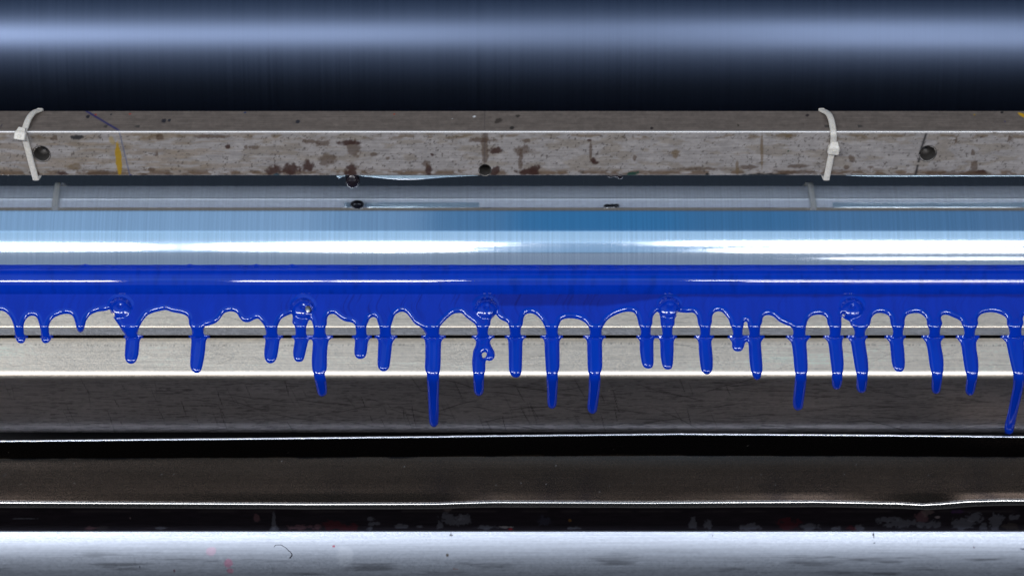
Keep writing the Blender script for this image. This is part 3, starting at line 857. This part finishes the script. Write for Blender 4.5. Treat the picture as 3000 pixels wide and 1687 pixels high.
def cable_tie(front, top, head, label, tilt):
    root = empty('cable_tie', tuple(on_front(front[-1][0], front[-1][1], 0)))
    tag(root, label, 'cable tie', 'cable ties round the cross bar')
    pts, nr = [], []
    F, U = Vector((0, -1, 0)), Vector((0, 0, 1))
    for i, (x, y) in enumerate(top[::-1]):
        off = 5 + 9 * (1 - abs(2 * i / (len(top) - 1) - 1))
        pts.append(on_top(x, y, off)); nr.append((U + F * .15).normalized())
    pts.append(on_front(front[0][0], front[0][1] - 0, 6)); nr.append((U * .6 + F).normalized())
    for x, y in front[1:]:
        pts.append(on_front(x, y, 4.5)); nr.append(F)
    lx, ly = front[-1]
    q = on_front(lx, ly, -2); pts.append(q + Vector((0, 0, -9 * u_))); nr.append((F - U).normalized())
    depth = W(0, *TB)[1] - W(0, *FT)[1]
    xb = on_top(*top[-1], 0).x
    base = on_front(lx, 516, 0)
    pts.append(Vector((base.x * .5 + xb * .5, base.y + depth * .5, base.z - 8 * u_))); nr.append(-U)
    pts.append(Vector((xb, base.y + depth + 3 * u_, base.z - 3 * u_))); nr.append((-F - U).normalized())
    zt = on_top(*top[-1], 0).z
    pts.append(Vector((xb, base.y + depth + 5 * u_, (zt + base.z) / 2))); nr.append(-F)
    pts.append(Vector((xb, base.y + depth + 4 * u_, zt - 3 * u_))); nr.append((-F + U * .5).normalized())
    P, N_ = smooth_loop(pts, nr)
    ribbon('strap', P, N_, 9.0 * u_, 3.2 * u_, M_nylon, root)
    # locking head: tapered block with a square mouth and pawl
    hx, hy, hoff, nrm, dirv = head
    cen = on_front(hx, hy, hoff)
    nrm = Vector(nrm).normalized(); t = Vector(dirv); t = (t - nrm * t.dot(nrm)).normalized(); b = t.cross(nrm)
    vs, fs = [], []
    prof = [(-22, 9.5, 4), (-13, 12.5, 8), (-8, 15.5, 11.5), (-3, 16.5, 12.5), (12, 16.5, 12.5), (15, 15.0, 11.5)]
    for s, hw, ht in prof:
        for sx, sz in [(-1, -.3), (-.82, -.6), (.82, -.6), (1, -.3), (1, .75), (.82, 1), (-.82, 1), (-1, .75)]:
            vs.append(cen - t * (s * u_ * -1) + b * (sx * hw * u_) + nrm * (sz * ht * u_))
    m = 8
    for i in range(len(prof) - 1):
        for k in range(m):
            l = (k + 1) % m; fs.append((i * m + k, (i + 1) * m + k, (i + 1) * m + l, i * m + l))
    fs.append(list(range(m))); fs.append([(len(prof) - 1) * m + k for k in range(m)][::-1])
    h = mesh_obj('locking_head', vs, fs, M_nylon, root, smooth=False)
    bv = h.modifiers.new('bevel', 'BEVEL'); bv.width = 1.6 * u_; bv.segments = 2
    pv = []
    for sx, sz, s in [(-6, 12.2, 0), (6, 12.2, 0), (6, 12.2, 10), (-6, 12.2, 10), (-4, 14.5, 1), (4, 14.5, 1), (4, 13.5, 8), (-4, 13.5, 8)]:
        pv.append(cen + t * (s * u_) + b * (sx * u_) + nrm * (sz * u_))
    mesh_obj('pawl', pv, [(0, 1, 5, 4), (1, 2, 6, 5), (2, 3, 7, 6), (3, 0, 4, 7), (4, 5, 6, 7)], M_nylon, root, smooth=False)
    return root
cable_tie([(70, 388), (76, 410), (84, 440), (92, 472), (101, 505), (105, 518)], [(76, 376), (86, 358), (100, 340), (116, 328)],
          (64, 390, 12, (0, -1, .75), (-.12, 0, -1)), 'white nylon cable tie beside the left bored hole, locking head on the top edge', 0)
cable_tie([(2441, 388), (2441, 412), (2436, 445), (2430, 475), (2424, 505), (2421, 518)], [(2439, 377), (2433, 358), (2424, 342), (2408, 328)],
          (2441, 433, 5, (0, -1, .05), (-.05, 0, -1)), 'white nylon cable tie on the bar with its locking head on the front face', 0)

# ------------------------------------------------------------------ tray below the blade holder
def rim_dy(x): return np.interp(x, [-800, 0, 500, 1000, 1500, 2000, 2500, 3000, 3800], [1299, 1297, 1292, 1287, 1281, 1276, 1279, 1284, 1292]) - 1285
def lip_dy(x): return np.interp(x, [-800, 0, 400, 900, 1280, 1330, 1450, 1900, 2400, 2650, 2720, 2770, 2850, 2950, 3800],
                                   [1478, 1477, 1479, 1482, 1481, 1479, 1476, 1478, 1475, 1480, 1484, 1481, 1474, 1471, 1470]) - 1478
wt = E2[1] + 22
rim0 = (cof(1281, wt), wt)
rim_b = march(rim0, 0, 1338)
dish = [rim_b]
for k_ in range(12):                       # shallow dish: the floor curves up towards the front lip
    dish.append(march(dish[-1], 61 + 14 * (k_ + .5) / 12, 1338 + 136 * (k_ + 1) / 12))
fl_e = dish[-1]
lip_b = march(fl_e, -4, 1556)
lip_e = go(lip_b, -70, 60)
tray_prof = densify([go(rim0, 0, 5)] + dish[:-1] + [go(fl_e, 74, -8)], 3.0)
rim_prof = densify(rounded([go(go(rim0, 0, 60), 90, -11), go(rim0, 90, -9), rim0, (go(rim0, 0, 9)[0], go(rim0, 0, 9)[1] - 4)], [0, 5, 8, 0]), 1.2)
lipc = densify(rounded([go(fl_e, 74, -9), fl_e, lip_b, lip_e], [0, 7.5, 2, 0]), 2.0)

def paint_tray(xi, yi):
    s = fbm(xi / 200, yi / 2.5, 501, 3); g = fbm(xi / 9, yi / 7, 505, 3); big = fbm(xi / 400, yi / 30, 506, 3)
    base = np.array([.145, .115, .09])
    v = (.85 + .2 * s) * (.93 + .14 * g) * (.8 + .4 * big)
    c = base * v[..., None]
    # black ink residue running along the back of the tray with an irregular edge
    e = 1339 + 7 * (fbm(xi / 90, xi * 0, 511, 4) - .5) * 2 + rim_dy(xi) * .6
    res = 1 - smooth01(yi, e - 1.5, e + 1.5)
    m = (res * .85)[..., None]; c = c * (1 - m) + np.array([.012, .013, .018]) * m
    rs = np.random.RandomState(9)
    sp = smooth01(fbm(xi / 3.2, yi / 3.2, 515, 1), .982, .995)[..., None]
    c = c * (1 - sp) + np.array([.8, .76, .7]) * sp
    return c, np.zeros_like(xi)

def paint_rim(xi, yi):
    g = fbm(xi / 12, yi / 5, 521, 4)
    c = np.array([.66, .69, .74]) * (.9 + .2 * g)[..., None]
    return c, np.zeros_like(xi)

def paint_lip(xi, yi):
    yr = yi - lip_dy(xi)
    edge = 1 - smooth01(yr, 1483, 1487 + 2 * fbm(xi / 60, yi / 5, 530, 2))
    bare = np.array([.78, .74, .68]) * (.92 + .16 * fbm(xi / 15, yi / 4, 531, 3))[..., None]
    blk = np.array([.016, .011, .014]) * (.6 + .8 * fbm(xi / 40, yi / 4, 533, 3))[..., None]
    c = bare * edge[..., None] + blk * (1 - edge[..., None])
    def lay(c, m, colr): m = m[..., None]; return c * (1 - m) + np.array(colr) * m
    grey, red, pink = (.17, .165, .19), (.11, .012, .016), (.19, .09, .10)
    for i, (cx, cy, rx, ry, colr) in enumerate([(750,1518,8,10,pink),(803,1530,5,22,grey),(801,1549,12,9,grey),(880,1544,34,8,pink),(930,1542,14,6,pink),(980,1540,28,14,red),(1030,1545,18,10,red),
            (1085,1520,9,7,grey),(1098,1533,14,5,grey),(1084,1547,8,6,grey),(1175,1541,22,6,grey),(1228,1541,12,4,grey),(1320,1518,26,14,grey),(1355,1525,20,16,grey),(1288,1536,8,11,grey),(1425,1543,30,5,grey),
            (1480,1543,16,3,(.4,.36,.34)),(1497,1549,6,4,(.4,.01,.01)),(1669,1524,5,4,(.35,.17,.04)),(1680,1547,20,5,grey),(1590,1525,20,12,(.05,.05,.075)),(2030,1530,12,14,grey),(2075,1535,11,14,grey),(2200,1543,26,10,grey),
            (2310,1535,28,18,red),(2372,1540,22,11,grey),(2448,1547,12,7,grey),(2520,1545,14,10,grey),(2495,1546,12,8,red),(2600,1520,36,7,grey),(2640,1532,44,11,grey),(2700,1515,20,14,pink),(2720,1535,34,10,grey),(2745,1514,9,4,(.45,.36,.36)),
            (2825,1533,28,16,grey),(2860,1515,20,14,grey),(2915,1528,20,22,grey),(2880,1540,8,12,grey),(2970,1515,16,8,grey),(2960,1540,20,12,(.08,.06,.05)),(2810,1498,20,4,(.10,.03,.15)),(1310,1493,10,9,(.2,.15,.14)),(2715,1498,16,11,(.2,.14,.13)),
            (270,1546,18,5,pink),(300,1545,14,5,(.06,.05,.05)),(470,1545,14,3,grey),(75,1518,30,2,grey),(380,1517,3,2.5,(.5,.35,.35))]):
        c = lay(c, .42 * blob(xi, yi, cx, cy, rx, ry, 560 + i, .25, 0, 1.0) * (1 - edge), colr)
    low = np.exp(-((yi - 1497) / 3) ** 2) * .5
    c = lay(c, low * smooth01(fbm(xi / 60, yi * 0, 540, 3), .3, .6), (.05, .04, .04))
    return c, (1 - edge) * .2

tray = empty('ink_tray', W(0, *fl_e))
tag(tray, 'dark curved steel drip tray below the blade with a bright wavy lip', 'tray')
extrude('tray_pan', tray_prof, M_tray, tray, 3.0, paint_tray, dc=lambda x, y: -(rim_dy(x) * (1 - smooth01(y, 1285, 1380)) + lip_dy(x) * smooth01(y, 1440, 1474)))
extrude('tray_rim', rim_prof, M_tray, tray, 3.0, paint_rim, dc=lambda x, y: -rim_dy(x) + 1.0 * (fbm(x / 22, y * 0, 571, 3) - .5))
extrude('tray_lip', lipc, M_tray, tray, 2.6, paint_lip, dc=lambda x, y: -lip_dy(x) * (1 - smooth01(y, 1490, 1540)))

# ------------------------------------------------------------------ bright rail in front
Rs = 320.0
ws = lip_b[1] + 12
n0, n1 = 45, 10
ptop = (cof(1556, ws), ws)
cen_c = ptop[0] - Rs * math.sin(R(n0 - PITCH)); cen_w = ptop[1] - Rs * math.cos(R(n0 - PITCH))
arc = [(cen_c + Rs * math.sin(R(a - PITCH)), cen_w + Rs * math.cos(R(a - PITCH))) for a in np.linspace(n0, n1, 70)]
rail_prof = [go(ptop, 110, -40)] + rounded([go(ptop, 100, -6), ptop, arc[3]], [0, 2, 0])[1:-1] + arc[3:] + [go(arc[-1], -60, 60)]
def paint_rail(xi, yi):
    s = fbm(xi / 260, yi / 2.2, 601, 4); b = fbm(xi / 180, yi / 14, 605, 4); g = fbm(xi / 9, yi / 4, 607, 2)
    v = (.82 + .3 * s) * (.9 + .15 * g) * (1 - .45 * smooth01(b, .52, .75) * smooth01(yi, 1600, 1640))
    c = np.array([.37, .40, .455]) * v[..., None]
    def lay(c, m, colr): m = m[..., None]; return c * (1 - m) + np.array(colr) * m
    for i, (cx, cy, rx, ry, colr, amt) in enumerate([(618,1614,14,12,(.55,.35,.45),.5),(668,1649,13,13,(.55,.20,.32),.6),(675,1672,10,8,(.5,.16,.25),.6),(411,1660,4,3,(.03,.03,.05),.9),(512,1671,4,3,(.12,.02,.04),.9),
            (246,1613,3,2,(.05,.05,.07),.9),(289,1590,3,2,(.05,.05,.07),.9),(1322,1567,5,3,(.03,.03,.03),.9),(1311,1625,4,4,(.08,.06,.04),.9),(1336,1666,10,2,(.3,.16,.12),.6),(978,1599,4,3,(.3,.03,.06),.8),
            (2557,1565,5,3,(.01,.01,.01),.95),(2559,1572,3,4,(.01,.01,.01),.95),(2559,1589,4,2,(.04,.04,.05),.9),(2850,1602,5,2,(.1,.06,.08),.8),(2087,1568,3,3,(.1,.1,.1),.8),(2995,1607,10,3,(.08,.08,.12),.8),(1010,1628,24,26,(.55,.58,.63),.3)]):
        c = lay(c, amt * blob(xi, yi, cx, cy, rx, ry, 620 + i, .2, 10, .4), colr)
    return c, np.zeros_like(xi) + .03
rail = extrude('front_rail', rail_prof, M_strip, None, 2.6, paint_rail)
tag(rail, 'bright brushed aluminium rail running along the bottom of the picture', 'rail')

# hair like fibre lying on the rail
def rail_pt(x, y, off=1.2):
    a = min(range(len(arc)), key=lambda i: abs(yof(*arc[i]) - y)); p = arc[a]
    nrm_ = (p[0] - cen_c, p[1] - cen_w); L = math.hypot(*nrm_)
    p = (p[0] + nrm_[0] / L * off, p[1] + nrm_[1] / L * off)
    return Vector(W((x - 1500) * (1 - p[1] / D), *p))
def tube(path, rad_fn, NA=6):
    vs, fs = [], []
    for i, p in enumerate(path):
        t = (path[min(i + 1, len(path) - 1)] - path[max(i - 1, 0)]).normalized()
        a = t.orthogonal().normalized(); b = t.cross(a); r = rad_fn(i / (len(path) - 1))
        for k in range(NA):
            q = 2 * math.pi * k / NA; vs.append(p + a * (r * math.cos(q)) + b * (r * math.sin(q)))
    for i in range(len(path) - 1):
        for k in range(NA):
            l = (k + 1) % NA; fs.append((i * NA + k, i * NA + l, (i + 1) * NA + l, (i + 1) * NA + k))
    return vs, fs
fib = catmull([(803, 1600), (812, 1594), (825, 1596), (840, 1606), (852, 1618), (855, 1625), (849, 1633)], False, 5)
vs, fs = tube([rail_pt(x, y) for x, y in fib], lambda t: (0.8 + 2.6 * max(0, t - .55)) * u_)
fibre = mesh_obj('fibre', vs, fs, M_hair)
tag(fibre, 'thin dark curled fibre stuck to the bright front rail', 'fibre')

# ------------------------------------------------------------------ dark machine frame behind everything
def box_prof(name, pts, mat):
    o = extrude(name, densify(pts, 60), mat, None, 200, smooth=False); return o
back = box_prof('machine_wall', [(2400, -900), (-400, -900), (-1500, -500), (-1500, 300)], M_black)
tag(back, kind='structure')
